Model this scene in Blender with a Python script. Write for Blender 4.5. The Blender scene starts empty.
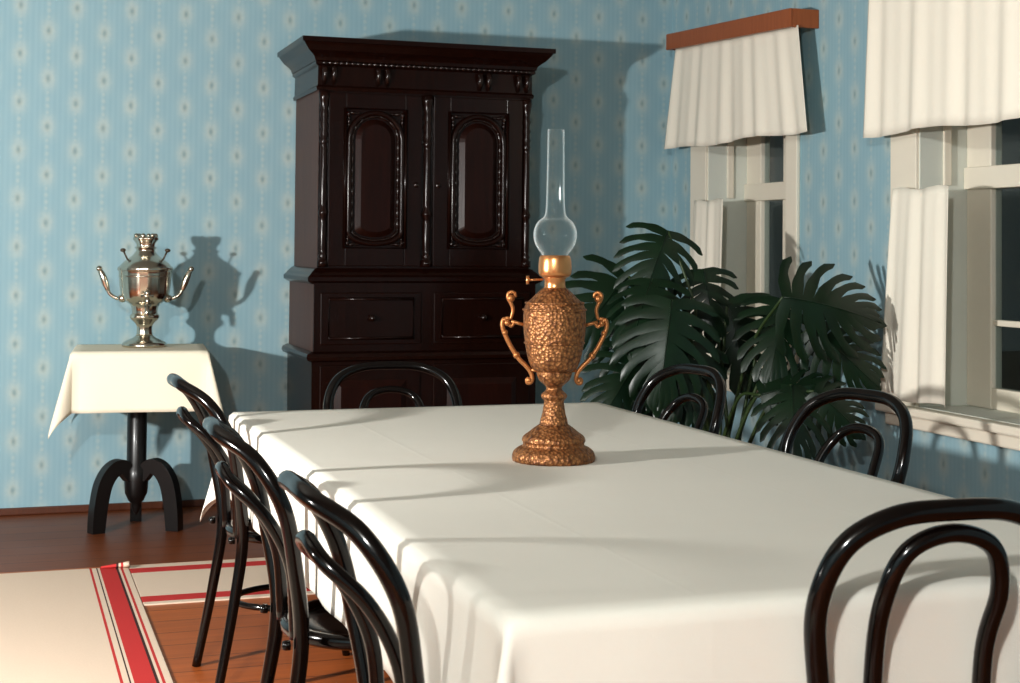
import bpy, math, random
from mathutils import Vector, Matrix
random.seed(7)
PI = math.pi
col = bpy.context.scene.collection

# ------------------------------------------------------------------ mesh helpers
class MB:
    """collects shapes and links them as one mesh object"""
    def __init__(s): s.v = []; s.f = []; s.sm = []
    def add(s, vs, fs, smooth=True):
        o = len(s.v); s.v += [tuple(p) for p in vs]
        s.f += [tuple(i + o for i in q) for q in fs]; s.sm += [smooth] * len(fs)
        return s
    def box(s, x0, x1, y0, y1, z0, z1):
        vs = [(x0,y0,z0),(x1,y0,z0),(x1,y1,z0),(x0,y1,z0),(x0,y0,z1),(x1,y0,z1),(x1,y1,z1),(x0,y1,z1)]
        return s.add(vs, [(0,3,2,1),(4,5,6,7),(0,1,5,4),(1,2,6,5),(2,3,7,6),(3,0,4,7)], False)
    def lathe(s, prof, c=(0,0,0), n=40, axis='z', ripple=None):
        vs, fs = [], []
        for k, (r, z) in enumerate(prof):
            for i in range(n):
                a = 2*PI*i/n; rr = r * (ripple(a, z, k) if ripple else 1)
                p = (rr*math.cos(a), rr*math.sin(a), z)
                if axis == 'y': p = (p[0], p[2], p[1])
                if axis == 'x': p = (p[2], p[0], p[1])
                vs.append((p[0]+c[0], p[1]+c[1], p[2]+c[2]))
        for k in range(len(prof)-1):
            for i in range(n):
                j = (i+1) % n
                fs.append((k*n+i, k*n+j, (k+1)*n+j, (k+1)*n+i))
        if prof[0][0] > 1e-4: fs.append(tuple(range(n-1, -1, -1)))
        if prof[-1][0] > 1e-4: fs.append(tuple(range((len(prof)-1)*n, len(prof)*n)))
        return s.add(vs, fs)
    def tube(s, pts, rad, n=12, closed=False, sq=1.0):
        P = [Vector(p) for p in pts]; m = len(P)
        if not hasattr(rad, '__len__'): rad = [rad]*m
        T = []
        for i in range(m):
            a = P[i-1] if (i > 0 or closed) else P[i]
            b = P[(i+1) % m] if (i < m-1 or closed) else P[i]
            T.append((b-a).normalized() if (b-a).length > 1e-9 else Vector((0,0,1)))
        up = Vector((0,0,1)) if abs(T[0].z) < .9 else Vector((1,0,0))
        N = (up - T[0]*up.dot(T[0])).normalized()
        vs, fs = [], []
        for i in range(m):
            N = (N - T[i]*N.dot(T[i])).normalized(); B = T[i].cross(N)
            for k in range(n):
                a = 2*PI*k/n
                vs.append(P[i] + (N*math.cos(a) + B*math.sin(a)*sq)*rad[i])
        for i in range(m if closed else m-1):
            j = (i+1) % m
            for k in range(n):
                l = (k+1) % n
                fs.append((i*n+k, i*n+l, j*n+l, j*n+k))
        if not closed:
            fs.append(tuple(range(n-1, -1, -1))); fs.append(tuple(range((m-1)*n, m*n)))
        return s.add(vs, fs)
    def ball(s, c, r, n=12, sz=1.0):
        k = max(6, n//2+2)
        pr = [(max(1e-5, r*math.sin(PI*i/k)), -r*sz*math.cos(PI*i/k)) for i in range(k+1)]
        return s.lathe(pr, c, n)
    def prism(s, outline, y0, y1):
        """outline in x,z extruded from y0 to y1"""
        n = len(outline)
        vs = [(x, y0, z) for x, z in outline] + [(x, y1, z) for x, z in outline]
        fs = [tuple(range(n)), tuple(range(2*n-1, n-1, -1))] + [(i, n+i, n+(i+1) % n, (i+1) % n) for i in range(n)]
        return s.add(vs, fs, False)
    def grid(s, fn, nu, nv):
        vs = [fn(i/nu, j/nv) for j in range(nv+1) for i in range(nu+1)]
        fs = [(j*(nu+1)+i, j*(nu+1)+i+1, (j+1)*(nu+1)+i+1, (j+1)*(nu+1)+i) for j in range(nv) for i in range(nu)]
        return s.add(vs, fs)
    def build(s, name, mat, parent=None, bevel=0, thick=0, seg=2):
        me = bpy.data.meshes.new(name)
        me.from_pydata(s.v, [], s.f); me.update()
        me.polygons.foreach_set('use_smooth', s.sm)
        import bmesh
        b = bmesh.new(); b.from_mesh(me); bmesh.ops.recalc_face_normals(b, faces=b.faces); b.to_mesh(me); b.free()
        me.materials.append(mat)
        o = bpy.data.objects.new(name, me); col.objects.link(o)
        if parent: o.parent = parent
        if thick:
            m = o.modifiers.new('thickness', 'SOLIDIFY'); m.thickness = thick; m.offset = 0
        if bevel:
            m = o.modifiers.new('bevel', 'BEVEL'); m.width = bevel; m.segments = seg; m.limit_method = 'ANGLE'; m.angle_limit = math.radians(40)
        return o

def spline(pts, n=8, closed=False):
    P = [Vector(p) for p in pts]
    if closed: Q = [P[-1]] + P + [P[0], P[1]]
    else: Q = [2*P[0]-P[1]] + P + [2*P[-1]-P[-2]]
    out = []
    for i in range(1, len(Q)-2):
        a, b, c, d = Q[i-1], Q[i], Q[i+1], Q[i+2]
        for k in range(n):
            t = k/n
            out.append(.5*((2*b)+(c-a)*t+(2*a-5*b+4*c-d)*t*t+(3*b-a-3*c+d)*t**3))
    if not closed: out.append(P[-1])
    return out

def smooth_prof(pr, n=5):
    return [(max(1e-5, p.x), p.y) for p in spline([(r, z, 0) for r, z in pr], n)]

def tag(o, label=None, cat=None, group=None, kind=None):
    if label: o['label'] = label
    if cat: o['category'] = cat
    if group: o['group'] = group
    if kind: o['kind'] = kind
    return o

def empty(name, loc=(0,0,0), rz=0):
    o = bpy.data.objects.new(name, None); col.objects.link(o)
    o.location = loc; o.rotation_euler = (0, 0, rz); o.empty_display_size = .1
    return o

def copy_tree(o, parent=None):
    c = o.copy(); col.objects.link(c); c.parent = parent
    for ch in list(o.children): copy_tree(ch, c)
    return c

# ------------------------------------------------------------------ material helpers
def srgb(r, g, b):
    f = lambda c: (c/255/12.92) if c <= 10 else ((c/255+.055)/1.055)**2.4
    return (f(r), f(g), f(b), 1)

class NT:
    def __init__(s, name):
        s.m = bpy.data.materials.new(name); s.m.use_nodes = True
        s.t = s.m.node_tree; s.n = s.t.nodes; s.l = s.t.links
        s.b = s.n['Principled BSDF']; s.out = s.n['Material Output']
    def node(s, t, **kw):
        x = s.n.new(t)
        for k, v in kw.items(): setattr(x, k, v)
        return x
    def link(s, a, b): s.l.new(a, b)
    def m_(s, op, a, b=None, c=None):
        x = s.node('ShaderNodeMath', operation=op)
        for i, q in enumerate((a, b, c)):
            if q is None: continue
            if isinstance(q, (int, float)): x.inputs[i].default_value = q
            else: s.link(q, x.inputs[i])
        return x.outputs[0]
    def pos(s, coord='Position'):
        if coord == 'Position':
            g = s.node('ShaderNodeNewGeometry').outputs['Position']
        else:
            g = s.node('ShaderNodeTexCoord').outputs[coord]
        x = s.node('ShaderNodeSeparateXYZ'); s.link(g, x.inputs[0])
        return g, x.outputs[0], x.outputs[1], x.outputs[2]
    def noise(s, vec, scale, detail=3, rough=.5, stretch=None):
        if stretch:
            mp = s.node('ShaderNodeMapping'); mp.inputs['Scale'].default_value = stretch
            s.link(vec, mp.inputs[0]); vec = mp.outputs[0]
        x = s.node('ShaderNodeTexNoise'); x.inputs['Scale'].default_value = scale
        x.inputs['Detail'].default_value = detail; x.inputs['Roughness'].default_value = rough
        s.link(vec, x.inputs['Vector']); return x.outputs[0]
    def mix(s, f, a, b):
        x = s.node('ShaderNodeMix', data_type='RGBA')
        if isinstance(f, (int, float)): x.inputs[0].default_value = f
        else: s.link(f, x.inputs[0])
        for i, q in ((6, a), (7, b)):
            if isinstance(q, tuple): x.inputs[i].default_value = q
            else: s.link(q, x.inputs[i])
        return x.outputs[2]
    def ramp(s, f, stops):
        x = s.node('ShaderNodeValToRGB'); r = x.color_ramp
        r.elements[0].position, r.elements[0].color = stops[0]
        r.elements[1].position, r.elements[1].color = stops[1]
        for p, c in stops[2:]:
            e = r.elements.new(p); e.color = c
        s.link(f, x.inputs[0]); return x.outputs[0]
    def bump(s, h, strength=.3, dist=.01):
        x = s.node('ShaderNodeBump'); x.inputs['Strength'].default_value = strength; x.inputs['Distance'].default_value = dist
        s.link(h, x.inputs['Height']); s.link(x.outputs[0], s.b.inputs['Normal'])
    def set(s, color=None, rough=None, metal=None, spec=None, coat=None):
        if color is not None:
            if isinstance(color, tuple): s.b.inputs['Base Color'].default_value = color
            else: s.link(color, s.b.inputs['Base Color'])
        if rough is not None:
            if isinstance(rough, (int, float)): s.b.inputs['Roughness'].default_value = rough
            else: s.link(rough, s.b.inputs['Roughness'])
        if metal is not None: s.b.inputs['Metallic'].default_value = metal
        if spec is not None: s.b.inputs['Specular IOR Level'].default_value = spec
        if coat is not None:
            s.b.inputs['Coat Weight'].default_value = coat; s.b.inputs['Coat Roughness'].default_value = .12
        return s.m

def wallpaper():
    t = NT('wallpaper'); g, x, y, z = t.pos()
    u = t.m_('DIVIDE', t.m_('ADD', x, y), .130)
    ci = t.m_('FLOOR', u)
    du = t.m_('MULTIPLY', t.m_('SUBTRACT', t.m_('FRACT', u), .5), .130)
    off = t.m_('MULTIPLY', t.m_('MODULO', t.m_('ADD', ci, 100.0), 2.0), .5)
    v = t.m_('ADD', t.m_('DIVIDE', z, .232), off)
    dv = t.m_('MULTIPLY', t.m_('SUBTRACT', t.m_('FRACT', v), .5), .232)
    def gauss(sx, sy):
        a = t.m_('POWER', t.m_('DIVIDE', du, sx), 2.0); b = t.m_('POWER', t.m_('DIVIDE', dv, sy), 2.0)
        return t.m_('EXPONENT', t.m_('MULTIPLY', t.m_('ADD', a, b), -1.0))
    halo = gauss(.033, .052); dot = gauss(.0115, .019); stripe = gauss(.010, 9.0)
    # small sprigs along the stripe between the medallions
    sp = t.m_('SINE', t.m_('MULTIPLY', z, 2*PI/.033))
    stripe = t.m_('MULTIPLY', stripe, t.m_('MULTIPLY_ADD', sp, .25, .5))
    fine = t.m_('MULTIPLY_ADD', t.m_('SINE', t.m_('MULTIPLY', u, 2*PI*5)), .5, .5)
    n = t.noise(g, 60, 2); n2 = t.noise(g, 3, 3); n3 = t.noise(g, 30, 2, .5, (1, 1, .06))
    base = t.mix(fine, srgb(150, 180, 189), srgb(156, 185, 193))
    base = t.mix(t.m_('MULTIPLY', n3, .55), base, srgb(140, 173, 183))
    base = t.mix(t.m_('MULTIPLY', t.m_('MAXIMUM', halo, t.m_('MULTIPLY', stripe, .75)), t.m_('MULTIPLY_ADD', t.noise(g, 45, 2), .7, .35)), base, srgb(202, 206, 194))
    base = t.mix(t.m_('MULTIPLY', dot, .55), base, srgb(84, 116, 122))
    base = t.mix(t.m_('MULTIPLY', n, .22), base, srgb(150, 180, 190))
    base = t.mix(t.m_('MULTIPLY', n2, .2), base, srgb(130, 164, 184))
    return t.set(base, .85, spec=.2)

def plain(name, c, rough=.6, metal=0, var=.25, scale=20, bump=0, spec=.5, coat=None, stretch=None, coord='Object'):
    t = NT(name); g, *_ = t.pos(coord)
    n = t.noise(g, scale, 4, .6, stretch)
    dark = tuple(q*(1-var) for q in c[:3]) + (1,); light = tuple(min(1, q*(1+var)) for q in c[:3]) + (1,)
    if bump: t.bump(n, bump, .004)
    return t.set(t.mix(n, dark, light), rough, metal, spec, coat)

def floor_mat():
    t = NT('floor_boards'); g, x, y, z = t.pos()
    b = t.m_('DIVIDE', y, .16); bi = t.m_('FLOOR', b); fr = t.m_('FRACT', b)
    gap = t.m_('LESS_THAN', fr, .035)
    wn = t.node('ShaderNodeTexWhiteNoise', noise_dimensions='1D'); t.link(bi, wn.inputs['W'])
    n = t.noise(g, 8, 5, .6, (.35, 4, 1)); n2 = t.noise(g, 2, 2)
    c = t.mix(n, srgb(140, 72, 32), srgb(204, 112, 48))
    c = t.mix(t.m_('MULTIPLY', wn.outputs[0], .35), c, srgb(120, 66, 40))
    back = t.m_('MULTIPLY', t.m_('GREATER_THAN', y, 6.24), .62)   # dimmer light by the back wall, painted into the board colour
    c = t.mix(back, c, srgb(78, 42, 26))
    c = t.mix(t.m_('MULTIPLY', gap, .75), c, srgb(50, 26, 16))
    t.bump(t.m_('SUBTRACT', 1.0, gap), .3, .004)
    return t.set(c, t.m_('MULTIPLY_ADD', n2, .2, .32), spec=.4)

def rug_mat(name, axis, lo, hi, stops):
    """stops: (position in metres from lo, colour), hard edges"""
    t = NT(name); g, x, y, z = t.pos()
    q = t.m_('DIVIDE', t.m_('SUBTRACT', x if axis == 'x' else y, lo), hi-lo)
    r = t.node('ShaderNodeValToRGB'); cr = r.color_ramp; cr.interpolation = 'CONSTANT'
    cr.elements[0].position = 0; cr.elements[0].color = stops[0][1]
    cr.elements[1].position = stops[1][0]/(hi-lo); cr.elements[1].color = stops[1][1]
    for p, c in stops[2:]:
        e = cr.elements.new(p/(hi-lo)); e.color = c
    t.link(q, r.inputs[0])
    n = t.noise(g, 180, 2, .6, (1, 3, 1) if axis == 'x' else (3, 1, 1))
    t.bump(n, .5, .003)
    c = t.mix(t.m_('MULTIPLY', n, .25), r.outputs[0], srgb(150, 120, 100))
    return t.set(c, .95, spec=.1)

def cloth_mat(name, c, crease=False):
    t = NT(name); g, x, y, z = t.pos()
    n = t.noise(g, 5, 4, .55); n2 = t.noise(g, 350, 1)
    colr = t.mix(t.m_('MULTIPLY', n, .5), c, tuple(q*.93 for q in c[:3])+(1,))
    h = t.m_('MULTIPLY_ADD', n2, .12, t.m_('MULTIPLY', n, .6))
    if crease:
        for ax, p in ((y, 3.46), (y, 2.62), (y, 4.3), (x, 1.05), (x, 1.68)):
            d = t.m_('DIVIDE', t.m_('SUBTRACT', ax, p), .006)
            e = t.m_('EXPONENT', t.m_('MULTIPLY', t.m_('POWER', d, 2.0), -1.0))
            h = t.m_('ADD', h, t.m_('MULTIPLY', e, .10))
    t.bump(h, .45, .006)
    return t.set(colr, .85, spec=.15)

def glass_mat(name, tint, edge, base=.03, power=3.0, rim=0):
    """thin pane or blown wall: see-through face-on, reflecting at a slant"""
    t = NT(name)
    tr = t.node('ShaderNodeBsdfTransparent'); tr.inputs[0].default_value = tint
    gl = t.node('ShaderNodeBsdfGlossy'); gl.inputs[0].default_value = (.95, .97, 1, 1); gl.inputs[1].default_value = .04
    lw = t.node('ShaderNodeLayerWeight'); lw.inputs[0].default_value = .5
    f = t.m_('MULTIPLY_ADD', t.m_('POWER', lw.outputs['Facing'], power), edge, base)
    if rim:
        df = t.node('ShaderNodeBsdfDiffuse'); df.inputs[0].default_value = (.85, .9, .9, 1)
        m2 = t.node('ShaderNodeMixShader'); m2.inputs[0].default_value = rim
        t.link(gl.outputs[0], m2.inputs[1]); t.link(df.outputs[0], m2.inputs[2]); gl = m2
    mx = t.node('ShaderNodeMixShader'); t.link(f, mx.inputs[0]); t.link(tr.outputs[0], mx.inputs[1]); t.link(gl.outputs[0], mx.inputs[2])
    t.link(mx.outputs[0], t.out.inputs[0]); return t.m

def leaf_mat():
    t = NT('monstera_leaf'); g, x, y, z = t.pos('Object')
    n = t.noise(g, 14, 3)
    c = t.mix(n, srgb(7, 23, 14), srgb(20, 48, 24))
    t.bump(n, .2, .004)
    m = t.set(c, .34, spec=.38)
    return m

def brass_relief():
    t = NT('embossed_bronze'); g, x, y, z = t.pos('Object')
    v = t.node('ShaderNodeTexVoronoi'); v.inputs['Scale'].default_value = 120; t.link(g, v.inputs['Vector'])
    n = t.noise(g, 90, 3)
    h = t.m_('ADD', v.outputs['Distance'], t.m_('MULTIPLY', n, .5))
    t.bump(h, .75, .004)
    c = t.mix(t.m_('MULTIPLY', v.outputs['Distance'], 1.1), srgb(182, 128, 80), srgb(96, 58, 34))
    return t.set(c, .42, .55)

def dark_wood(name, a, b, rough=.25, coat=.3, spec=.5):
    t = NT(name); g, x, y, z = t.pos('Object')
    n = t.noise(g, 6, 5, .6, (9, 9, .7))
    t.bump(n, .08, .003)
    return t.set(t.mix(n, a, b), rough, spec=spec, coat=coat)

M = dict(
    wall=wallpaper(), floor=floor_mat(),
    ceiling=plain('ceiling_paint', srgb(150, 150, 144), .9, var=.04, spec=.1),
    white_paint=plain('white_gloss_paint', srgb(232, 224, 208), .45, var=.04, scale=6),
    grey_paint=plain('window_reveal_paint', srgb(214, 217, 208), .7, var=.06, scale=5),
    base=dark_wood('baseboard_wood', srgb(70, 36, 22), srgb(100, 54, 30), .4, 0),
    ward=dark_wood('wardrobe_walnut', srgb(10, 4, 3), srgb(40, 15, 8), .2, 0, .3),
    ward_lit_side=dark_wood('wardrobe_walnut_lit_side', srgb(52, 30, 22), srgb(98, 58, 42), .42, 0, .35),  # same walnut as the front, lightened: light on the sides put into the colour
    ward_panel=dark_wood('wardrobe_panel_walnut', srgb(11, 4, 3), srgb(48, 17, 9), .3, 0, .25),
    ward_dark=dark_wood('wardrobe_carving', srgb(16, 7, 5), srgb(40, 18, 11), .24, .1),
    chair=dark_wood('ebonised_bentwood', srgb(6, 4, 4), srgb(15, 9, 7), .15, .15, .4),
    cane=plain('perforated_seat_ply', srgb(24, 17, 13), .3, var=.3, scale=40),
    stand=dark_wood('stand_black_wood', srgb(12, 11, 12), srgb(24, 20, 19), .35, .1),
    table=dark_wood('table_oak', srgb(70, 42, 24), srgb(104, 66, 38), .45, 0),
    cloth=cloth_mat('white_tablecloth', srgb(236, 233, 223), True),
    cloth2=cloth_mat('white_stand_cloth', srgb(240, 232, 212)),
    curtain=cloth_mat('white_curtain', srgb(240, 234, 220)),
    pelmet=dark_wood('pelmet_wood', srgb(134, 70, 34), srgb(174, 100, 54), .4, .1),
    silver=plain('worn_nickel', (.60, .55, .46, 1), .2, 1, .25, 14),
    blackhandle=plain('ebony_handle', srgb(70, 58, 44), .3, var=.2),
    bronze=brass_relief(),
    bronze_plain=plain('bronze_handle', srgb(170, 114, 68), .38, .6, .35, 40, .3),
    copper=plain('polished_copper', srgb(206, 148, 98), .28, .8, .25, 25),
    chimney=glass_mat('lamp_glass', (.975, .985, .985, 1), .95, .012, 4.0, .5),
    pane=glass_mat('window_glass', (.8, .85, .85, 1), .5, .04, 3.0),
    leaf=leaf_mat(), stem=plain('petiole', srgb(52, 70, 36), .45, var=.3),
    soil=plain('soil', srgb(40, 28, 20), .95, var=.4, scale=60, bump=.6),
    pot=plain('terracotta', srgb(150, 84, 54), .8, var=.2),
    brass=plain('old_brass', srgb(150, 112, 56), .35, 1, .3),
    night=plain('night_ground', srgb(26, 30, 26), .95, var=.3),
)

# ------------------------------------------------------------------ camera
A, PT, RO, F, HY = math.radians(18.8), math.radians(1.5), math.radians(.5), 1496.0, 246.0
CH = 1.30
d = Vector((math.sin(A)*math.cos(PT), math.cos(A)*math.cos(PT), math.sin(PT)))
r0 = Vector((math.cos(A), -math.sin(A), 0)); u0 = r0.cross(d)
r_ = math.cos(RO)*r0 + math.sin(RO)*u0; u_ = math.cos(RO)*u0 - math.sin(RO)*r0
cd = bpy.data.cameras.new('camera'); cam = bpy.data.objects.new('camera', cd); col.objects.link(cam)
cam.matrix_world = Matrix(((r_.x, u_.x, -d.x, 0), (r_.y, u_.y, -d.y, 0), (r_.z, u_.z, -d.z, CH), (0, 0, 0, 1)))
cd.sensor_width = 36; cd.lens = F/1020*36
CY = HY - F*math.tan(PT)
cd.shift_y = -(341.5-CY)/1020
cd.dof.use_dof = True; cd.dof.focus_distance = 4.4; cd.dof.aperture_fstop = 9
cd.clip_start = .05
bpy.context.scene.camera = cam

# ------------------------------------------------------------------ room shell
YB, XR, XL, YF, ZC = 7.53, 3.505, -3.3, -4.6, 2.85
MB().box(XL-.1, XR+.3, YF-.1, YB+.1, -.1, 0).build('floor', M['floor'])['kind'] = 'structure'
MB().box(XL-.1, XR+.3, YF-.1, YB+.1, ZC, ZC+.1).build('ceiling', M['ceiling'])['kind'] = 'structure'
MB().box(XL-.1, XR+.3, YB, YB+.12, 0, ZC).build('wall_back', M['wall'])['kind'] = 'structure'
MB().box(XL-.1, XL, YF, YB, 0, ZC).build('wall_left', M['wall'])['kind'] = 'structure'
MB().box(XL-.1, XR+.3, YF-.1, YF, 0, ZC).build('wall_front', M['wall'])['kind'] = 'structure'
WIN = [(6.23, 7.07), (4.33, 5.17)]                      # window openings along the right wall
Z0, Z1, WT = .665, 2.26, .26
w = MB()
for a, b in ((YF, WIN[1][0]), (WIN[1][1], WIN[0][0]), (WIN[0][1], YB)): w.box(XR, XR+WT+.04, a, b, 0, ZC)
for a, b in WIN:
    w.box(XR, XR+WT+.04, a, b, 0, Z0); w.box(XR, XR+WT+.04, a, b, Z1, ZC)
w.build('wall_right', M['wall'])['kind'] = 'structure'
MB().box(XL, XR, YB-.018, YB, 0, .035).build('baseboard_back', M['base'], bevel=.005)['kind'] = 'structure'
MB().box(XR-.018, XR, YF, YB-.018, 0, .035).build('baseboard_right', M['base'], bevel=.005)['kind'] = 'structure'
tag(MB().box(-2, 30, -15, 30, -1.2, -1.1).build('ground_outside', M['night']), kind='structure')

for k, (a, b) in enumerate(WIN):
    root = empty('window_%d' % (k+1), (XR, (a+b)/2, Z0)); root['kind'] = 'structure'
    ox, oy, oz = root.location
    bx = lambda m, x0, x1, y0, y1, z0, z1: m.box(x0-ox, x1-ox, y0-oy, y1-oy, z0-oz, z1-oz)
    t = MB()                                             # trim boards on the room side
    bx(t, XR-.02, XR, a-.105, a, Z0-.02, Z1+.1); bx(t, XR-.02, XR, b, b+.185, Z0-.02, Z1+.1)
    bx(t, XR-.02, XR, a-.105, b+.185, Z1, Z1+.1)
    t.build('window_trim', M['white_paint'], root, bevel=.004)
    t = MB()                                             # reveal lining
    for y0, y1 in ((a, a+.008), (b-.008, b)): bx(t, XR-.005, XR+WT, y0, y1, Z0, Z1)
    bx(t, XR-.005, XR+WT, a, b, Z1-.008, Z1); bx(t, XR-.005, XR+WT, a, b, Z0, Z0+.006)
    t.build('reveal_lining', M['grey_paint'], root)
    t = MB()                                             # sill, two steps
    bx(t, XR-.065, XR+.02, a-.14, b+.23, Z0-.032, Z0+.004)
    bx(t, XR-.035, XR, a-.12, b+.2, Z0-.085, Z0-.032)
    t.build('window_sill', M['white_paint'], root, bevel=.008)
    t = MB()                                             # inner frame stop halfway into the reveal, above the transom
    bx(t, XR+.10, XR+.135, b-.022, b-.008, 1.56, Z1); bx(t, XR+.10, XR+.135, a+.008, a+.022, 1.56, Z1)
    t.build('inner_frame', M['white_paint'], root, bevel=.003)
    fx0, fx1 = XR+WT-.045, XR+WT+.01
    t = MB(); c = (a+b)/2
    bx(t, fx0, fx1, a+.008, a+.10, Z0+.006, Z1-.008); bx(t, fx0, fx1, b-.165, b-.008, Z0+.006, Z1-.008)
    for z0, z1 in ((Z0+.006, Z0+.09), (Z1-.09, Z1-.008)): bx(t, fx0+.002, fx1-.002, a+.1, b-.165, z0, z1)
    bx(t, fx0-.015, fx1+.01, a+.008, b-.008, 1.545, 1.635)
    bx(t, fx0+.004, fx1-.004, c-.035, c+.035, Z0+.09, 1.545)
    bx(t, fx0+.004, fx1-.004, c-.03, c+.03, 1.635, Z1-.09)
    bx(t, fx0+.01, fx1-.01, a+.1, c-.035, 1.0, 1.025); bx(t, fx0+.01, fx1-.01, c+.035, b-.165, 1.0, 1.025)
    t.build('window_frame', M['white_paint'], root, bevel=.005)
    for y0, y1 in ((a+.1, c-.035), (c+.035, b-.165)):
        for z0, z1 in ((Z0+.09, 1.0), (1.025, 1.545), (1.635, Z1-.09)):
            t = MB(); bx(t, fx0+.022, fx0+.026, y0-.003, y1+.003, z0-.003, z1+.003)
            t.build('pane', M['pane'], root)

# ------------------------------------------------------------------ curtains
def valance(y0, y1, ztop, zbot, x, label, droop=0.0, seed=0, flare=(.02, .02)):
    rnd = random.Random(seed); ph = [rnd.uniform(0, 6) for _ in range(4)]
    def fn(u, v):                                        # v: 0 top .. 1 bottom
        f0, f1 = flare
        y = (y0-f0*v) + (y1+f1*v - (y0-f0*v))*u
        s = u*(y1-y0)
        amp = .004 + .006*v
        wv = math.sin(s*34+ph[0]) + .6*math.sin(s*57+ph[1]+v) + .8*math.sin(s*13+ph[2])
        z = ztop + (zbot-ztop)*v - droop*(1-u)*(1-v) + .008*v*math.sin(s*9+ph[3])
        return (x - .012*v - amp*wv*.7, y, z)
    o = MB().grid(fn, 150, 16).build('curtain_valance', M['curtain'], thick=.002)
    return tag(o, label, 'curtain', 'white curtain valances')
valance(5.945, 7.235, 2.362, 1.822, 3.392, 'short white curtain valance hanging from the brown pelmet board in the corner', .055, 3, (.11, .10))
valance(3.92, 5.345, 2.60, 1.765, 3.392, 'wide white curtain valance over the right-hand window, cut off by picture edge', .03, 9, (.0, .03))

def pelmet(y0, y1, z0, z1, dz, label):
    root = empty('curtain_pelmet', (XR, (y0+y1)/2, z0)); tag(root, label, 'pelmet', 'brown curtain pelmets')
    yc = (y0+y1)/2
    m = MB(); h = z1-z0
    vs = []
    for x in (-.150, -.132):
        for y, q in ((y0-yc, -dz), (y1-yc, 0)):
            vs += [(x, y, q), (x, y, q+h)]
    m.add(vs, [(0,1,3,2),(4,6,7,5),(0,4,5,1),(2,3,7,6),(1,5,7,3),(0,2,6,4)], False)
    m.build('front_board', M['pelmet'], root, bevel=.004)
    for y, q in ((y0-yc, -dz), (y1-yc-.02, 0)):
        MB().box(-.132, 0, y, y+.02, q, q+h).build('end_board', M['pelmet'], root, bevel=.003)
pelmet(5.96, 7.29, 2.355, 2.44, .055, 'brown wooden pelmet board over the window nearest the corner')
pelmet(3.92, 5.42, 2.60, 2.69, .03, 'brown wooden pelmet board above the right-hand window valance')

def side_curtain(yt0, yt1, yb0, yb1, zt, zb, x, label, seed):
    rnd = random.Random(seed); p1, p2 = rnd.uniform(0, 6), rnd.uniform(0, 6)
    def fn(u, v):
        y = (yt0+(yb0-yt0)*v**1.3)*(1-u) + (yt1+(yb1-yt1)*v**.8)*u
        wv = math.sin(u*17+p1)*.010 + math.sin(u*29+p2)*.005
        return (x - .02*v + wv*(.4+.8*v), y, zt+(zb-zt)*v + .006*math.sin(u*9))
    o = MB().grid(fn, 60, 24).build('side_curtain', M['curtain'], thick=.002)
    return tag(o, label, 'curtain', 'white side curtains')
side_curtain(4.89, 5.27, 4.875, 5.32, 1.545, .70, 3.445, 'narrow white side curtain hanging down to the sill of the right-hand window', 2)
side_curtain(6.78, 7.13, 6.76, 7.16, 1.545, .70, 3.445, 'narrow white side curtain behind the potted plant, at the corner window', 5)

# ------------------------------------------------------------------ draped cloths
def drape(x0, x1, y0, y1, zt, h, lean, flare, rip, nx, ny, nh, seed, rr=.012, sag=None, wave=26):
    rnd = random.Random(seed); ph = [rnd.uniform(0, 6) for _ in range(8)]
    def coords(a, b, n):
        return [a-h+h*i/nh for i in range(nh)] + [a+(b-a)*i/n for i in range(n)] + [b+h*i/nh for i in range(nh+1)]
    X, Y = coords(x0, x1, nx), coords(y0, y1, ny)
    q = rr*PI/2
    def hang(s):
        if s < q: return rr*math.sin(s/rr), rr*(1-math.cos(s/rr))
        return rr + lean*(s-q), rr + (s-q)
    vs = []
    for y in Y:
        for x in X:
            sx = x-x1 if x > x1 else (x-x0 if x < x0 else 0); sy = y-y1 if y > y1 else (y-y0 if y < y0 else 0)
            bx_, by_ = min(max(x, x0), x1), min(max(y, y0), y1)
            if sx == 0 and sy == 0:
                vs.append((x, y, zt + (sag(x, y) if sag else 0))); continue
            s = math.hypot(sx, sy); th = math.atan2(abs(sy), abs(sx))
            o, dn = hang(s)
            k = math.sin(2*th)**2
            o += flare*k*max(0, s-q)
            dn -= flare*flare*.45*k*max(0, s-q)
            dx, dy = (sx/s, sy/s)
            t = min(1, s/h)
            if sx and not sy:
                e = (by_-y0)/(y1-y0); win = min(1, e*7, (1-e)*7)
                o += rip*t*win*(math.sin(by_*wave+ph[0]) + .6*math.sin(by_*wave*.57+ph[1]) + .8)
            elif sy and not sx:
                e = (bx_-x0)/(x1-x0); win = min(1, e*7, (1-e)*7)
                o += rip*t*win*(math.sin(bx_*wave+ph[2]) + .6*math.sin(bx_*wave*.57+ph[3]) + .8)
            vs.append((bx_+dx*o, by_+dy*o, zt-dn))
    W = len(X)
    fs = [(j*W+i, j*W+i+1, (j+1)*W+i+1, (j+1)*W+i) for j in range(len(Y)-1) for i in range(W-1)]
    return MB().add(vs, fs)

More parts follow.
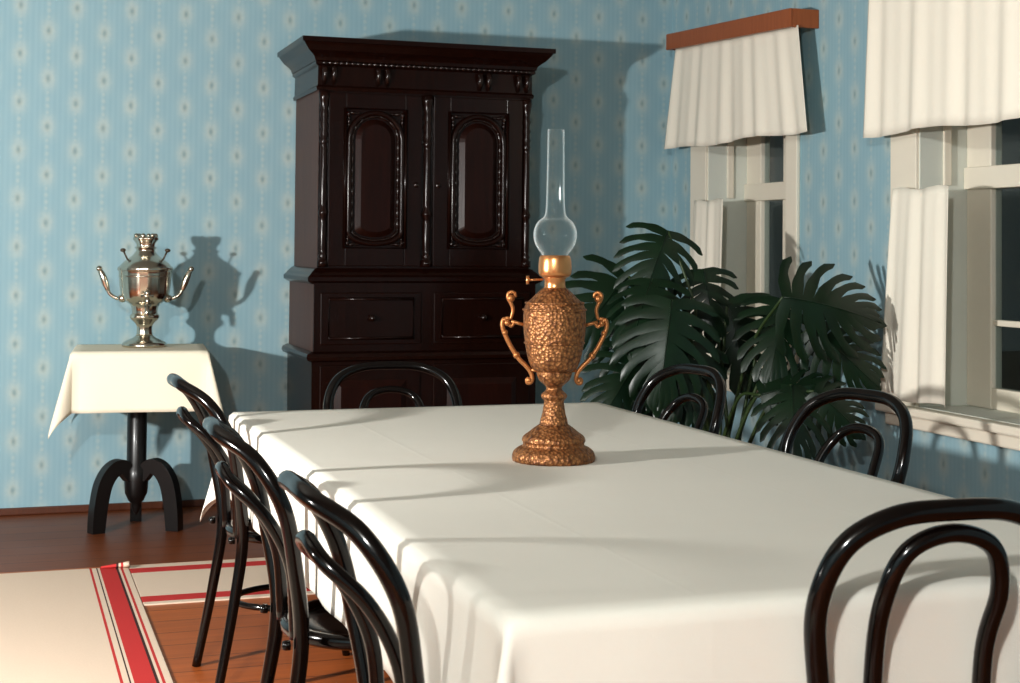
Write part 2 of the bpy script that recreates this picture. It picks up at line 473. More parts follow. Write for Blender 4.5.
# ------------------------------------------------------------------ dining table and its cloth
TX0, TX1, TY0, TY1, TZ = .728, 2.004, 2.112, 4.912, .75
tb = empty('dining_table', ((TX0+TX1)/2, (TY0+TY1)/2, 0)); tag(tb, 'long dining table under a white cloth in the middle of the room', 'table')
hx, hy = (TX1-TX0)/2-.004, (TY1-TY0)/2-.004
MB().box(-hx, hx, -hy, hy, TZ-.034, TZ-.004).build('tabletop', M['table'], tb, bevel=.004)
ap = MB()
for s in (-1, 1):
    ap.box(-.2, .2, s*(hy-.45)-.011, s*(hy-.45)+.011, TZ-.12, TZ-.035)
    ap.box(s*.2-.011, s*.2+.011, -hy+.45, hy-.45, TZ-.12, TZ-.035)
ap.build('apron', M['table'], tb)
lp = smooth_prof([(.028, 0), (.036, .04), (.03, .09), (.038, .3), (.044, .5), (.034, .55), (.046, .58), (.046, .62)], 4)
for sx in (-1, 1):
    for sy in (-1, 1):
        lg = MB().lathe(lp, (sx*.2, sy*(hy-.45), 0), 20)
        lg.box(sx*.2-.043, sx*.2+.043, sy*(hy-.45)-.043, sy*(hy-.45)+.043, .61, TZ-.035)
        lg.build('leg', M['table'], tb)
o = drape(TX0, TX1, TY0, TY1, TZ+.001, .275, .012, .30, .006, 40, 60, 14, 4, .014, wave=19).build('tablecloth', M['cloth'], thick=.0022)
tag(o, 'large white tablecloth draped over the long dining table', 'tablecloth')

# ------------------------------------------------------------------ bentwood chairs
def mirror(h): return h + [(x, -y, z) for x, y, z in reversed(h[:-1])]
def make_chair(T=.895, iw=.09, lean=(.023, .051, .106, .173), inl=(.013, .066, .152), ws=1.042, off=.091, ro=.0172, ri=.0138):
    root = empty('bentwood_chair')
    a1, a2, a3, a4 = lean; c1, c2, c3 = inl
    oc = [(-.262,.185,0),(-.216,.172,.25),(-.19,.168,.45),(-.19-a1,.195*ws,T-.265),(-.19-a2,.21*ws,T-.145),
          (-.19-a3,.178*ws,T-.052),(-.19-a4*.96,.10*ws,T-.008),(-.19-a4,0,T)]
    t = T-off
    ic = [(-.19,iw,.44),(-.19-c1,.10,t-.21),(-.19-c2,.104,t-.1),(-.19-(c3*.85+c2*.15),.075,t-.025),(-.19-c3,0,t)]
    P = spline(mirror(oc), 8); n = len(P)
    MB().tube(P, [ro*(.78+.22*min(1, min(i, n-1-i)/14)) for i in range(n)], 14).build('back_hoop', M['chair'], root)
    MB().tube(spline(mirror(ic), 8), ri, 12).build('inner_hoop', M['chair'], root)
    # round seat: bent rim and a thin perforated panel
    rim = [(.172, .428), (.196, .428), (.207, .436), (.208, .452), (.2, .459), (.186, .460), (.176, .454), (.172, .447), (.172, .428)]
    st = MB().lathe(rim, n=48); so = st.build('seat', M['chair'], root)
    pn = [(1e-5, .449), (.06, .448), (.12, .447), (.174, .446), (.174, .438), (1e-5, .438)]
    MB().lathe(pn, n=48).build('seat_panel', M['cane'], so)
    for s in (-1, 1):
        fl = spline([(.145, s*.12, .44), (.158, s*.132, .3), (.178, s*.146, .14), (.205, s*.158, 0)], 6)
        MB().tube(fl, [.0175-.0055*i/(len(fl)-1) for i in range(len(fl))], 14).build('leg', M['chair'], root)
    rg = [(.02*0-.012+.168*math.cos(a), .148*math.sin(a), .235) for a in [2*PI*i/44 for i in range(44)]]
    MB().tube(rg, .0095, 10, closed=True).build('leg_ring', M['chair'], root)
    for s in (-1, 1):
        MB().lathe([(1e-5, -.232), (.009, -.230), (.011, -.224), (.011, -.214)], (0, s*.167, .447), 12, 'x').build('bolt', M['chair'], root)
    return root

proto = make_chair()
G = 'black bentwood chairs around the table'
chairs = [
    (.840, 2.51, .5, 'black bentwood chair on the long left side of the table, nearest the camera'),
    (.816, 3.345, -1.4, 'middle of the three black bentwood chairs on the left side of the table'),
    (.860, 4.52, 1.8, 'farthest of the three chairs on the left, its back overlapping the white stand cloth'),
    (1.965, 3.55, 193.3, 'black bentwood chair in front of the wall below the right-hand window curtain'),
    (1.88, 4.46, 191.0, 'black bentwood chair on the right table side, its hoop against the plant'),
    (1.335, 5.07, -97.0, 'black bentwood chair at the far table end, in front of the wardrobe'),
]
for i, (x, y, a, lb) in enumerate(chairs):
    if i == 3: proto = make_chair(lean=(.023, .05, .095, .135), inl=(.013, .06, .12))
    c = proto if i in (0, 3) else copy_tree(proto)
    c.location = (x, y, 0); c.rotation_euler = (0, 0, math.radians(a))
    tag(c, lb, 'chair', G)
    if i == 5: c.scale = (1, 1.08, .955)
chairs_end = make_chair(.898, .099, (.023, .048, .070, .085), (.013, .05, .075), 1.045, .038, .0175, .0150)
chairs_end.location = (1.415, 2.255, 0); chairs_end.rotation_euler = (0, 0, math.radians(88.5))
tag(chairs_end, 'black bentwood chair at the near table end, seen from behind, cut off by frame', 'chair', G)

# ------------------------------------------------------------------ oil lamp
lx, ly = 1.349, 3.60
lamp = empty('oil_lamp', (lx, ly, TZ+.003)); tag(lamp, 'tall bronze oil lamp with glass chimney standing on the white tablecloth', 'lamp')
S = 1/390
def ring(n, amp): return lambda a, z, k: 1+amp*abs(math.sin(a*n/2))
bp = [(.102, 0), (.1035, .010), (.1, .022), (.09, .032), (.078, .038), (.076, .044), (.079, .052), (.075, .062), (.062, .072), (.05, .082), (.036, .092)]
MB().lathe(smooth_prof(bp, 4), n=64, ripple=ring(24, .035)).build('base', M['bronze'], lamp)
sp_ = [(.036, .09), (.033, .105), (.029, .12), (.026, .14), (.025, .152), (.031, .16), (.032, .168), (.022, .178), (.0195, .186), (.026, .194), (.037, .204), (.042, .214), (.044, .224), (.04, .232)]
MB().lathe(smooth_prof(sp_, 4), n=48, ripple=ring(12, .05)).build('stem', M['bronze'], lamp)
bd = [(.044, .228), (.055, .234), (.0625, .246), (.069, .268), (.0745, .298), (.0785, .330), (.0795, .362), (.078, .384), (.0725, .400), (.06, .412), (.05, .422), (.04, .432), (.03, .44)]
body = MB().lathe(smooth_prof(bd, 4), n=64, ripple=ring(16, .02))
for z, r in ((.245, .058), (.300, .0755), (.385, .0800), (.402, .074)):
    body.tube([(r*math.cos(2*PI*i/64), r*math.sin(2*PI*i/64), z) for i in range(64)], .0032, 6, True)
body.build('reservoir', M['bronze'], lamp)
nk = [(.03, .436), (.027, .445), (.0265, .462), (.030, .466), (.03, .47)]
MB().lathe(nk, n=40).build('neck', M['copper'], lamp)
bn = [(.026, .466), (.036, .47), (.041, .476), (.0425, .490), (.041, .512), (.038, .522), (.034, .524), (.03, .52), (.03, .5)]
br = MB().lathe(smooth_prof(bn, 3), n=48, ripple=ring(20, .02)); bo = br.build('burner', M['copper'], lamp)
MB().tube([(-.03, 0, .462), (-.055, -.004, .461), (-.066, -.006, .4605)], .003, 8).lathe([(1e-5, -.004), (.011, -.004), (.011, .004), (1e-5, .004)], (-.070, -.006, .4605), 16, 'x').build('wick_knob', M['copper'], bo)
gp = [(.034, .518), (.034, .526), (.043, .538), (.052, .554), (.0558, .572), (.054, .592), (.045, .610), (.031, .622), (.0265, .632), (.0245, .652), (.0232, .70), (.0222, .78), (.0215, .848)]
gl = smooth_prof(gp, 5)
MB().lathe(gl + [(r-.0018, z) for r, z in reversed(gl)], n=48).build('glass_chimney', M['chimney'], lamp)
bt = [(.0, .470), (.008, .52)]
for s in (-1, 1):
    # scroll handle: curl at the top, wide bow, curl at the foot
    h1 = [(.100, .428), (.103, .438), (.111, .441), (.119, .436), (.119, .425), (.112, .412), (.107, .396), (.110, .380), (.113, .372)]
    hb = [(.104, .362), (.111, .354), (.120, .362), (.129, .372), (.134, .362), (.132, .346), (.122, .322), (.108, .296), (.090, .270), (.072, .252), (.060, .236), (.056, .220), (.060, .210), (.068, .209), (.070, .217), (.065, .222)]
    hb2 = [(.113, .372), (.121, .374), (.129, .371)]
    hm = MB()
    for p, r in ((h1, .0052), (hb, .006), (hb2, .005)):
        q = spline([(s*x, 0, z-.012) for x, z in p], 5); m_ = len(q)
        hm.tube(q, [r*(.7+.3*math.sin(PI*i/(m_-1))) for i in range(m_)], 10)
    hm.tube([(s*.078, 0, .345), (s*.095, 0, .350), (s*.111, 0, .354)], .0045, 8)
    hm.tube([(s*.040, 0, .228), (s*.058, 0, .230)], .0045, 8)
    for x, z, r in ((.112, .425, .010), (.121, .362, .0085), (.064, .216, .008), (.097, .280, .009), (.127, .337, .008)): hm.ball((s*x, 0, z-.012), r, 12)
    hm.build('handle', M['bronze_plain'], lamp)
lamp.rotation_euler = (0, 0, -math.radians(19))

# ------------------------------------------------------------------ stand with cloth, samovar
SX, SY = .606, 7.04
stand = empty('pedestal_stand', (SX, SY, 0)); tag(stand, 'small dark pedestal stand on three curved legs by the left wallpaper', 'side table')
MB().box(-.275, .285, -.24, .24, .79, .818).build('top', M['stand'], stand, bevel=.006)
pp = [(.006, .062), (.012, .075), (.022, .1), (.024, .115), (.034, .125), (.05, .16), (.055, .22), (.055, .27), (.044, .285), (.044, .62), (.05, .66), (.06, .70), (.06, .74), (.09, .775), (.09, .79)]
MB().lathe(pp, n=28).build('post', M['stand'], stand)
for a in (-150, -30, 90):
    c, s = math.cos(math.radians(a)), math.sin(math.radians(a))
    q = spline([(.03, .235), (.075, .285), (.125, .272), (.165, .215), (.185, .13), (.194, .05), (.197, 0)], 6)
    lg = MB(); vs = []; m_ = len(q)
    for i, p in enumerate(q):
        tg = (q[min(m_-1, i+1)]-q[max(0, i-1)]).normalized(); nx, nz = -tg.y, tg.x
        hw = .030*(1+.15*math.sin(PI*i/(m_-1))); th = .026
        for e, g in ((-1, -1), (1, -1), (1, 1), (-1, 1)):
            rr_, zz = p.x+nx*hw*e, max(0, p.y+nz*hw*e)
            vs.append((rr_*c - g*th*s, rr_*s + g*th*c, zz))
    fs = [(i*4+k, i*4+(k+1) % 4, (i+1)*4+(k+1) % 4, (i+1)*4+k) for i in range(m_-1) for k in range(4)] + [(3,2,1,0), tuple(range(4*m_-4, 4*m_))]
    lg.add(vs, fs, False).build('leg', M['stand'], stand, bevel=.006)
o = drape(-.285, .29, -.245, .245, .820, .272, .045, .28, .005, 16, 14, 14, 11, .012, wave=14).build('stand_cloth', M['cloth2'], thick=.002)
o.location = (SX+.008, SY, 0); o.rotation_euler = (0, 0, math.radians(-5)); stand.rotation_euler = (0, 0, math.radians(-5))
tag(o, 'small white cloth hanging over the pedestal stand under the samovar', 'tablecloth')

sam = empty('samovar', (.636, 7.08, .8225)); tag(sam, 'shiny silver samovar standing on the small cloth-covered stand', 'samovar')
MB().lathe(smooth_prof([(.098, 0), (.101, .008), (.095, .02), (.072, .032), (.05, .042), (.036, .054)], 3), n=40).build('base', M['silver'], sam)
MB().lathe(smooth_prof([(.036, .052), (.033, .075), (.036, .1), (.05, .118), (.062, .130), (.064, .142), (.056, .152)], 3), n=40, ripple=ring(10, .06)).build('stem', M['silver'], sam)
sb = MB().lathe(smooth_prof([(.056, .150), (.057, .170), (.064, .192), (.082, .206), (.098, .222), (.107, .245), (.112, .28), (.115, .318), (.117, .345), (.122, .352), (.122, .362), (.117, .368)], 4), n=56, ripple=ring(16, .03))
for z, r in ((.215, .0855), (.325, .117)):
    sb.tube([(r*math.cos(2*PI*i/56), r*math.sin(2*PI*i/56), z) for i in range(56)], .004, 8, True)
sb.build('body', M['silver'], sam)
MB().lathe(smooth_prof([(.119, .366), (.113, .374), (.100, .388), (.082, .402), (.063, .416), (.05, .43), (.042, .443), (.046, .452), (.05, .456), (.044, .46)], 3), n=48).build('lid', M['silver'], sam)
cr_ = MB().lathe(smooth_prof([(.04, .456), (.038, .468), (.045, .482), (.054, .495), (.05, .505), (.042, .508)], 3), n=40, ripple=lambda a, z, k: 1+.07*math.cos(a*6))
for i in range(6): cr_.ball((.044*math.cos(i*PI/3+.3), .044*math.sin(i*PI/3+.3), .510), .012, 10)
cr_.build('teapot_crown', M['silver'], sam)
for s in (-1, 1):
    k = MB().tube([(s*.075, -.02, .392), (s*.088, -.02, .418), (s*.096, -.02, .436)], .004, 8).ball((s*.100, -.02, .443), .013, 12, .7)
    k.build('lid_knob', M['blackhandle'], sam)
    hb = spline([(s*.085, 0, .215), (s*.125, 0, .222), (s*.155, 0, .240), (s*.168, 0, .262)], 6)
    h = MB().tube(hb, .0085, 10); h.ball((s*.10, 0, .222), .024, 14, .8)
    ho = h.build('handle', M['silver'], sam)
    gp_ = spline([(s*.166, 0, .258), (s*.178, 0, .29), (s*.190, 0, .325), (s*.203, 0, .352)], 5); m_ = len(gp_)
    MB().tube(gp_, [.010+.006*math.sin(PI*i/(m_-1)) for i in range(m_)], 12).ball((s*.206, 0, .358), .014, 12).build('handle_grip', M['silver'], ho)
tp = MB().tube(spline([(.018, -.085, .20), (.018, -.13, .196), (.018, -.165, .19)], 5), [.016]*5+[.013]*5+[.012], 12)
tp.tube([(.018, -.158, .195), (.018, -.164, .165), (.018, -.168, .140)], [.011, .010, .0085], 12)
tp.tube([(.018, -.150, .195), (.018, -.150, .235)], .008, 10)
to = tp.build('tap', M['silver'], sam)
MB().tube([(.018-.028, -.150, .238), (.018+.028, -.150, .238)], .007, 10).ball((.018, -.150, .25), .014, 12).build('tap_key', M['silver'], to)
sam.rotation_euler = (0, 0, math.radians(-8))

# ------------------------------------------------------------------ wardrobe
WX0, WX1, WY0 = 1.408, 2.462, 6.94          # upper case: left, right, front
wd = empty('wardrobe', ((WX0+WX1)/2, (WY0+YB)/2, 0)); tag(wd, 'tall dark carved two-door wardrobe against the blue back wall', 'wardrobe')
WW = (WX1-WX0)/2; DF = WY0-(WY0+YB)/2; DB = YB-.012-(WY0+YB)/2   # local front / back
MID, TOP = 1.165, 2.02
MB().box(-WW, WW, DF, DB, MID, TOP+.03).build('upper_case', M['ward_lit_side'], wd, bevel=.004)
LB, LF = WW+.022, DF-.035
MB().box(-LB, LB, LF, DB, .09, MID-.04).build('lower_case', M['ward_lit_side'], wd, bevel=.004)
def moulding(prof, hw, yf, yb, name, mat):
    """profile of (outset, z) run around left, front and right sides"""
    m = MB(); vs = []
    for o_, z in prof: vs += [(-hw-o_, yb, z), (-hw-o_, yf-o_, z), (hw+o_, yf-o_, z), (hw+o_, yb, z)]
    fs = []
    for k in range(len(prof)-1):
        for i in range(3): fs.append((k*4+i, k*4+i+1, k*4+4+i+1, k*4+4+i))
        fs.append((k*4+3, k*4, k*4+4, k*4+7))
    fs += [(3, 2, 1, 0), tuple(range(4*len(prof)-4, 4*len(prof)))]
    m.add(vs, fs, False); return m.build(name, mat, wd)
moulding([(0, TOP+.005), (.012, TOP+.005), (.016, TOP+.02), (.008, TOP+.03), (.006, TOP+.12), (.02, TOP+.128), (.02, TOP+.14)], WW, DF, DB, 'frieze', M['ward'])
moulding([(.012, TOP+.138), (.024, TOP+.145), (.028, TOP+.16), (.04, TOP+.172), (.062, TOP+.188), (.082, TOP+.212), (.088, TOP+.222), (.098, TOP+.224), (.098, TOP+.246), (.06, TOP+.252)], WW, DF, DB, 'cornice', M['ward'])
moulding([(0, MID-.055), (.03, MID-.05), (.052, MID-.036), (.052, MID-.018), (.04, MID-.008), (.03, MID+.004), (.012, MID+.02), (0, MID+.026)], WW, DF, DB, 'waist_moulding', M['ward'])
moulding([(0, .09), (.006, .75), (.03, .76), (.036, .775), (.03, .79), (.006, .80), (.0, .80)], LB, LF, DB, 'drawer_moulding', M['ward'])
moulding([(.0, 0), (.035, 0), (.035, .09), (.02, .115), (0, .125)], LB, LF, DB, 'plinth', M['ward'])
# dark face frames around the doors and drawers
MB().box(-WW+.001, WW-.001, DF-.006, DF+.01, MID+.01, TOP+.01).build('face_frame', M['ward'], wd)
MB().box(-LB+.001, LB-.001, LF-.008, LF+.01, .12, MID-.045).build('face_frame', M['ward'], wd)
# carved frieze ornaments: paired brackets over each door and the corners, a row of beads
for x in (-WW+.045, -WW*.5+.04, WW*.5+.02, WW-.045):
    b = MB()
    for e in (-.022, .022):
        b.tube([(x+e, DF-.012, TOP+.036), (x+e, DF-.026, TOP+.07), (x+e, DF-.03, TOP+.118)], [.008, .013, .016], 10)
        b.ball((x+e, DF-.030, TOP+.102), .013, 10)
    b.build('carved_bracket', M['ward_dark'], wd)
bd_ = MB()
bd_.tube([(-WW+.01+(2*WW-.02)*i/300, DF-.024, TOP+.134) for i in range(301)], [.004+.006*abs(math.sin(i*PI*38/300)) for i in range(301)], 8)
bd_.build('bead_row', M['ward_dark'], wd)
# turned half columns left, middle and right
def column(x, y, z0, z1, r):
    h = z1-z0
    pr = [(r*1.5, 0), (r*1.5, .03), (r*.9, .036), (r*1.25, .05), (r*.9, .062), (r*1.0, .08), (r*1.08, h*.25), (r*.9, h*.28), (r*1.35, h*.30), (r*1.35, h*.315), (r*.9, h*.335),
          (r*1.02, h*.36), (r*.92, h*.68), (r*.8, h*.70), (r*1.25, h*.715), (r*.8, h*.73), (r*1.2, h*.755), (r*.8, h*.78), (r*1.2, h*.81), (r*.8, h*.835), (r*1.2, h*.865), (r*.85, h*.89), (r*1.3, h-.045), (r*1.5, h-.03), (r*1.5, h)]
    return MB().lathe(pr, (x, y, z0), 24).build('half_column', M['ward'], wd)
CW = .017
for x, r in ((-WW+.022, CW), (0, CW*1.05), (WW-.022, CW)): column(x, DF-.016, MID+.03, TOP-.0, r)
# upper doors
def stadium(cx, z0, z1, hw, top=1.0, bot=.45, n=14):
    o = []
    for i in range(n+1):
        a = PI*i/n; o.append((cx+hw*math.cos(a), z1-hw*top+hw*top*math.sin(a)))
    for i in range(n+1):
        a = PI+PI*i/n; o.append((cx+hw*math.cos(a), z0+hw*bot+hw*bot*math.sin(a)))
    return o
DW0 = .030; DWW = WW-.045-DW0
for s in (-1, 1):
    cx = s*(DW0+DWW/2); z0, z1 = MID+.035, TOP-.005; hw = DWW/2
    dm = MB(); f0 = DF-.006
    # door leaf, stiles and rails proud of it
    dm.box(cx-hw, cx+hw, DF-.012, DF+.004, z0, z1)
    sw = .082
    dm.box(cx-hw, cx-hw+sw, DF-.024, DF-.01, z0, z1); dm.box(cx+hw-sw, cx+hw, DF-.024, DF-.01, z0, z1)
    dm.box(cx-hw+sw, cx+hw-sw, DF-.024, DF-.01, z0, z0+.085); dm.box(cx-hw+sw, cx+hw-sw, DF-.024, DF-.01, z1-.07, z1)
    do = dm.build('door', M['ward'], wd, bevel=.003)
    pw = hw-sw+.004; pz0, pz1 = z0+.085, z1-.072
    # rectangular bead moulding then rounded inner moulding and raised panel
    MB().tube([(cx-pw, DF-.026, pz0), (cx+pw, DF-.026, pz0), (cx+pw, DF-.026, pz1), (cx-pw, DF-.026, pz1)], .009, 8, True).build('square_moulding', M['ward'], do)
    ot = stadium(cx, pz0+.02, pz1-.018, pw-.020)
    MB().tube([(x, DF-.024, z) for x, z in ot], .0125, 12, True).build('arched_moulding', M['ward'], do)
    i1 = stadium(cx, pz0+.05, pz1-.048, pw-.052); i2 = stadium(cx, pz0+.075, pz1-.073, pw-.077)
    pm = MB(); n = len(i1)
    vs = [(x, DF-.013, z) for x, z in i1] + [(x, DF-.032, z) for x, z in i2]
    pm.add(vs, [(i, (i+1) % n, n+(i+1) % n, n+i) for i in range(n)] + [tuple(range(n, 2*n))], False)
    pm.build('raised_panel', M['ward_panel'], do)
    mid_ = [Vector((x, DF-.018, z)) for x, z in stadium(cx, pz0+.036, pz1-.034, pw-.037, n=22)]
    string = []                                           # a string of carved beads between the mouldings
    for q in range(len(mid_)):
        p0, p1 = mid_[q], mid_[(q+1) % len(mid_)]; k = max(1, round((p1-p0).length/.004))
        string += [p0.lerp(p1, j/k) for j in range(k)]
    MB().tube(string, [.0035+.0045*abs(math.sin(j*.24)) for j in range(len(string))], 8, True).build('bead_string', M['ward_dark'], do)
    for ex in (-1, 1):
        for zc, dz in ((pz1-.020, -1), (pz0+.016, 1)):
            xa = cx+ex*(pw-.018)
            lp_ = spline([(xa-ex*.055, DF-.018, zc), (xa-ex*.03, DF-.02, zc+dz*.002), (xa, DF-.021, zc), (xa-ex*.001, DF-.02, zc+dz*.035), (xa, DF-.018, zc+dz*.065)], 8)
            MB().tube(lp_, [.004+.007*abs(math.sin(PI*j/8+.8))*(1-abs(j-16)/20) for j in range(len(lp_))], 8).build('corner_carving', M['ward_dark'], do)
    kx = cx-s*(hw-.025)
    MB().lathe([(1e-5, -.006), (.012, -.004), (.014, 0)], (kx, DF-.024, (z0+z1)/2-.02), 16, 'y').build('keyhole_plate', M['ward_dark'], do)
# lower part: two drawers over two doors
for s in (-1, 1):
    cx = s*(LB/2); hw = LB/2-.03
    dr = MB().box(cx-hw, cx+hw, LF-.016, LF+.004, .83, MID-.09).build('drawer', M['ward'], wd, bevel=.006)
    MB().tube([(cx-hw+.04, LF-.018, .86), (cx+hw-.04, LF-.018, .86), (cx+hw-.04, LF-.018, MID-.12), (cx-hw+.04, LF-.018, MID-.12)], .008, 8, True).build('drawer_moulding', M['ward'], dr)
    MB().lathe([(.006, 0), (.006, -.014), (.016, -.022), (.013, -.034), (1e-5, -.038)], (cx, LF-.016, .955), 16, 'y').build('knob', M['ward_dark'], dr)
    do = MB().box(cx-hw, cx+hw, LF-.016, LF+.004, .14, .735).build('door', M['ward'], wd, bevel=.006)
    pm = MB(); q = [(cx-hw+.07, .21), (cx+hw-.07, .21), (cx+hw-.07, .665), (cx-hw+.07, .665)]
    q2 = [(cx-hw+.10, .24), (cx+hw-.10, .24), (cx+hw-.10, .635), (cx-hw+.10, .635)]
    pm.add([(x, LF-.016, z) for x, z in q] + [(x, LF-.032, z) for x, z in q2], [(i, (i+1) % 4, 4+(i+1) % 4, 4+i) for i in range(4)] + [(4, 5, 6, 7)], False)
    pm.build('raised_panel', M['ward_panel'], do)

# ------------------------------------------------------------------ rugs
CR, RD, BK = srgb(236, 216, 196), srgb(206, 58, 62), srgb(60, 40, 46)
L0 = -.62; R0 = .505
def st(*a): return [(p-L0, c) for p, c in a]
m = rug_mat('runner_along_room', 'x', L0, R0, st((L0, CR), (L0+.02, RD), (L0+.035, CR), (L0+.06, BK), (L0+.066, RD), (L0+.16, BK), (L0+.166, CR), (L0+.19, RD), (L0+.2, CR),
    (.352, RD), (.362, CR), (.380, BK), (.385, CR), (.392, RD), (.456, BK), (.463, CR), (.474, RD), (.482, CR)))
def slab(x0, x1, y0, y1, z0, z1, nx=24, ny=40):
    return MB().grid(lambda u, v: (x0+(x1-x0)*u, y0+(y1-y0)*v, z1+.0015*math.sin(u*9+v*13)*0), nx, ny)
o = MB().box(L0, R0, 1.2, 6.185, .0, .007).build('runner_rug', m, bevel=.002)
tag(o, 'cream runner rug with a broad red stripe, lying left of the chairs', 'rug', 'cream and red runner rugs')
c_ = MB().grid(lambda u, v: (.40+.105*u, 6.185-.06*math.sin(v*2.2)*(.25+.75*u)+.0*v, .008+.035*(1-math.cos(v*2.2))*.5*(.2+.8*u)), 8, 8)
c_.build('curled_corner', m, o, thick=.004)
m2 = rug_mat('runner_across_room', 'y', 5.52, 6.205, [(0, CR), (.035, RD), (.125, CR), (.535, RD), (.62, CR)])
o = MB().box(.508, 2.55, 5.52, 6.205, .0, .006).build('runner_rug', m2, bevel=.002)
tag(o, 'cream runner rug with red edge stripes, running across behind the far table end', 'rug', 'cream and red runner rugs')

# ------------------------------------------------------------------ monstera
PX, PY = 2.86, 5.62
pl = empty('potted_monstera', (PX, PY, 0)); tag(pl, 'large potted plant with split glossy leaves in front of the corner window', 'plant')
MB().lathe([(.12, 0), (.13, .01), (.165, .28), (.185, .285), (.19, .33), (.172, .332), (.165, .29)], n=36).build('pot', M['pot'], pl)
MB().lathe([(.165, .290), (.10, .302), (1e-5, .306)], n=30).build('soil', M['soil'], pl)

def monstera_leaf(size, lobes=8, droop=.5, fold=.25, seed=0):
    rnd = random.Random(seed); m = MB()
    L = size                                              # midrib along +x from 0 to L, blade in x,y, up = z
    def bend(x, y):
        q = x/L
        z = -droop*L*max(0, q)**2*.6 - fold*abs(y)**1.3*1.0/(L**.3) - .12*droop*abs(y)
        return (x, y, z)
    for sgn in (-1, 1):
        for k in range(lobes):
            u0, u1 = k/lobes, (k+1)/lobes
            um = (u0+u1)/2
            ang = math.radians(112-98*um**.9 + rnd.uniform(-4, 4))  # lobe direction from the midrib
            ln = L*(.30+.34*math.sin(PI*min(1, um*.86+.20)))*(1.0 if um < .8 else .86) * rnd.uniform(.93, 1.05)
            w = L/lobes*.5
            bx0, bx1 = L*.94*u0, L*.94*u1
            J = 9
            vs, fs = [], []
            for j in range(J+1):
                t = j/J
                s = ln*t
                a = ang - .30*t*t                        # lobes sweep towards the tip
                cx, cy = (bx0+bx1)/2 + s*math.cos(a), s*math.sin(a)
                if t < .38: wd_ = 1.0
                elif t < .9: wd_ = 1.0-.36*min(1, (t-.38)/.14)
                else: wd_ = .64*math.sqrt(max(0.02, 1-((t-.9)/.1)**2*.97))
                ww = w*wd_*(1+.55*t)
                # across-lobe direction: along the midrib at the root, square to the lobe further out
                ca = (1-t)*0 + t*1
                ax, ay = 1*(1-ca)+math.sin(a)*ca, -math.cos(a)*ca
                q = math.hypot(ax, ay); ax, ay = ax/q, ay/q
                for e in (-1, 0, 1):
                    x, y = cx+ax*ww*e, max(0, cy+ay*ww*e)
                    p = bend(x, sgn*y)
                    vs.append((p[0], p[1], p[2] + (.03*L*t*(1-abs(e))*.5)))
            for j in range(J):
                for e in range(2):
                    fs.append((j*3+e, j*3+e+1, j*3+e+4, j*3+e+3))
            m.add(vs, fs)
    # tip lobe
    vs = []
    for j in range(7):
        t = j/6
        x = L*.86+L*.34*t; ww = L*.085*math.sqrt(max(0, 1-t*t))+.0005
        for e in (-1, 0, 1): vs.append(bend(x, ww*e))
    m.add(vs, [(j*3+e, j*3+e+1, j*3+e+4, j*3+e+3) for j in range(6) for e in range(2)])
    mid = [Vector(bend(L*1.1*i/12, 0))+Vector((0, 0, .0)) for i in range(13)]
    m.tube(mid, [.0045*(1-.7*i/12) for i in range(13)], 6)
    return m

def leaf(P, tip, nrm, size, lobes=8, droop=.5, fold=.25, seed=0, via=None):
    """P: joint of stalk and blade (world); tip: direction of the midrib; nrm: the way the blade faces"""
    X = Vector(tip).normalized(); Z = Vector(nrm); Z = (Z - X*Z.dot(X)).normalized(); Y = Z.cross(X)
    lm = monstera_leaf(size, lobes, droop, fold, seed)
    lp_ = Vector(P)-Vector((PX, PY, 0))
    R = Matrix((X, Y, Z)).transposed()
    lm.v = [tuple(R @ Vector(p) + lp_) for p in lm.v]
    lo = lm.build('leaf', M['leaf'], pl)
    base = Vector((random.uniform(-.05, .05), random.uniform(-.05, .05), .30))
    mid = (base*.45+lp_*.55) + Vector((-.04*lp_.x, -.04*lp_.y, .16)) if via is None else Vector(via)-Vector((PX, PY, 0))
    q = spline([base, base*.75+mid*.25+Vector((0, 0, .08)), mid, lp_], 7); n = len(q)
    MB().tube(q, [.011-.006*i/(n-1) for i in range(n)], 8).build('stalk', M['stem'], lo)

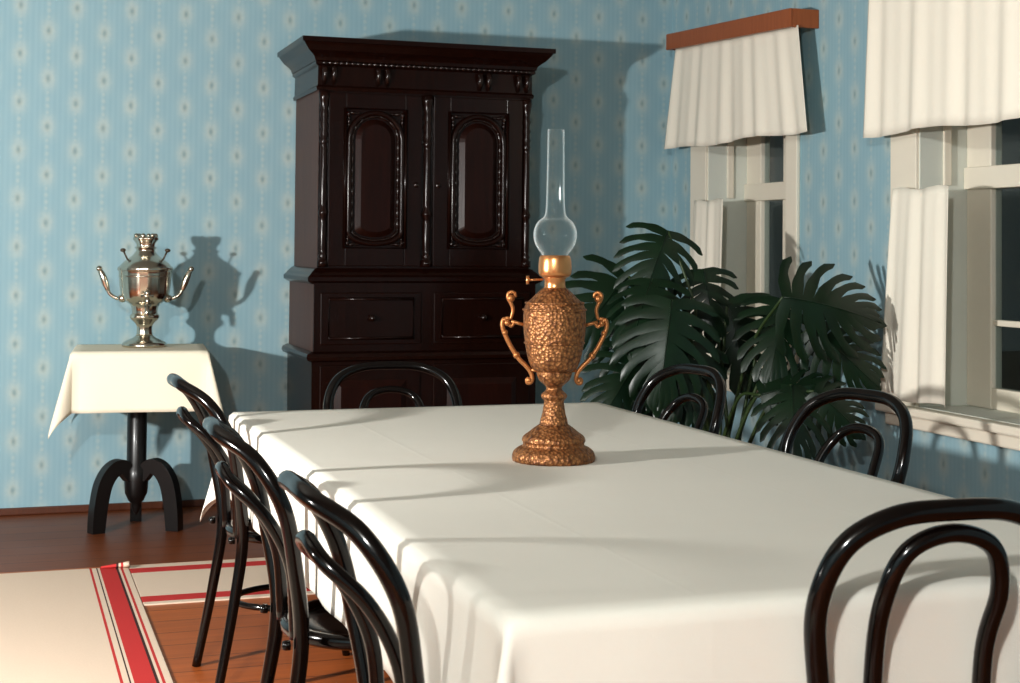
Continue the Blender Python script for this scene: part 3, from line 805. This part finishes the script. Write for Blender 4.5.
LEAVES = [
    # joint of stalk and blade, tip of the blade, facing, lobes, droop, fold
    ((2.66, 5.75, 1.37), (2.50, 5.63, 1.10), (-.15, -.80, .50), 9, .5, .35),
    ((2.80, 5.70, 1.21), (2.79, 5.55, .97), (-.25, -.75, .50), 8, .5, .35),
    ((2.54, 5.90, 1.18), (2.27, 5.78, .93), (-.2, -.85, .35), 8, .4, .25),
    ((2.52, 5.60, 1.17), (2.35, 5.45, .94), (-.5, -.6, .6), 8, .4, .3),
    ((2.54, 5.45, 1.09), (2.44, 5.33, .71), (-.25, -.85, .35), 9, .35, .25),
    ((2.47, 5.60, .86), (2.28, 5.48, .65), (-.1, -.85, .35), 8, .4, .3),
    ((2.68, 5.55, .92), (2.54, 5.43, .64), (-.3, -.8, .35), 8, .35, .25),
    ((2.89, 5.65, 1.08), (2.91, 5.50, .74), (-.45, -.6, .55), 8, .4, .3),
    ((2.90, 5.20, 1.11), (3.27, 5.05, 1.06), (-.32, -.88, .35), 9, .55, .45),
    ((2.97, 5.25, .76), (2.89, 5.08, .54), (-.3, -.7, .55), 8, .5, .4),
    ((3.04, 5.20, .74), (3.20, 5.08, .60), (-.3, -.85, .4), 8, .5, .4),
    ((3.02, 5.40, 1.09), (2.88, 5.25, .82), (-.35, -.8, .4), 8, .4, .3),
    ((2.81, 5.75, .76), (2.49, 5.63, .59), (-.2, -.8, .5), 8, .4, .3),
    ((2.86, 5.30, .72), (3.06, 5.18, .80), (-.3, -.8, .5), 8, .5, .4),
    ((2.62, 5.85, 1.05), (2.50, 5.70, .70), (-.2, -.85, .35), 9, .35, .25),
    ((3.08, 5.30, .98), (3.28, 5.12, .80), (-.4, -.8, .4), 9, .5, .4),
]
for i, (P, tp_, nr, lo, dr_, fo) in enumerate(LEAVES):
    v_ = Vector(tp_)-Vector(P)
    leaf(P, v_, nr, v_.length/1.08, lo, dr_, fo, seed=i)

# ------------------------------------------------------------------ light
def lamp_light(name, loc, energy, radius, color):
    l = bpy.data.lights.new(name, 'POINT'); l.energy = energy; l.shadow_soft_size = radius; l.color = color
    o = bpy.data.objects.new(name, l); o.location = loc; col.objects.link(o); return o
lamp_light('photo_lamp_front', (-1.0, -.7, 2.45), 430, .08, (.985, .99, .97))
sl = bpy.data.lights.new('photo_lamp_side', 'SPOT'); sl.energy = 800; sl.shadow_soft_size = .06; sl.color = (1, .985, .955)
sl.spot_size = math.radians(136); sl.spot_blend = .8
so = bpy.data.objects.new('photo_lamp_side', sl); col.objects.link(so); so.location = (-2.3, 3.1, 1.42)
so.rotation_euler = (Vector((1.9, 7.5, 1.4))-so.location).to_track_quat('-Z', 'Y').to_euler()
wld = bpy.data.worlds.new('night'); bpy.context.scene.world = wld; wld.use_nodes = True
wld.node_tree.nodes['Background'].inputs[0].default_value = (.02, .028, .03, 1)
wld.node_tree.nodes['Background'].inputs[1].default_value = 1.0
sc = bpy.context.scene
sc.view_settings.view_transform = 'Standard'; sc.view_settings.look = 'None'
sc.view_settings.exposure = .2; sc.view_settings.gamma = .88
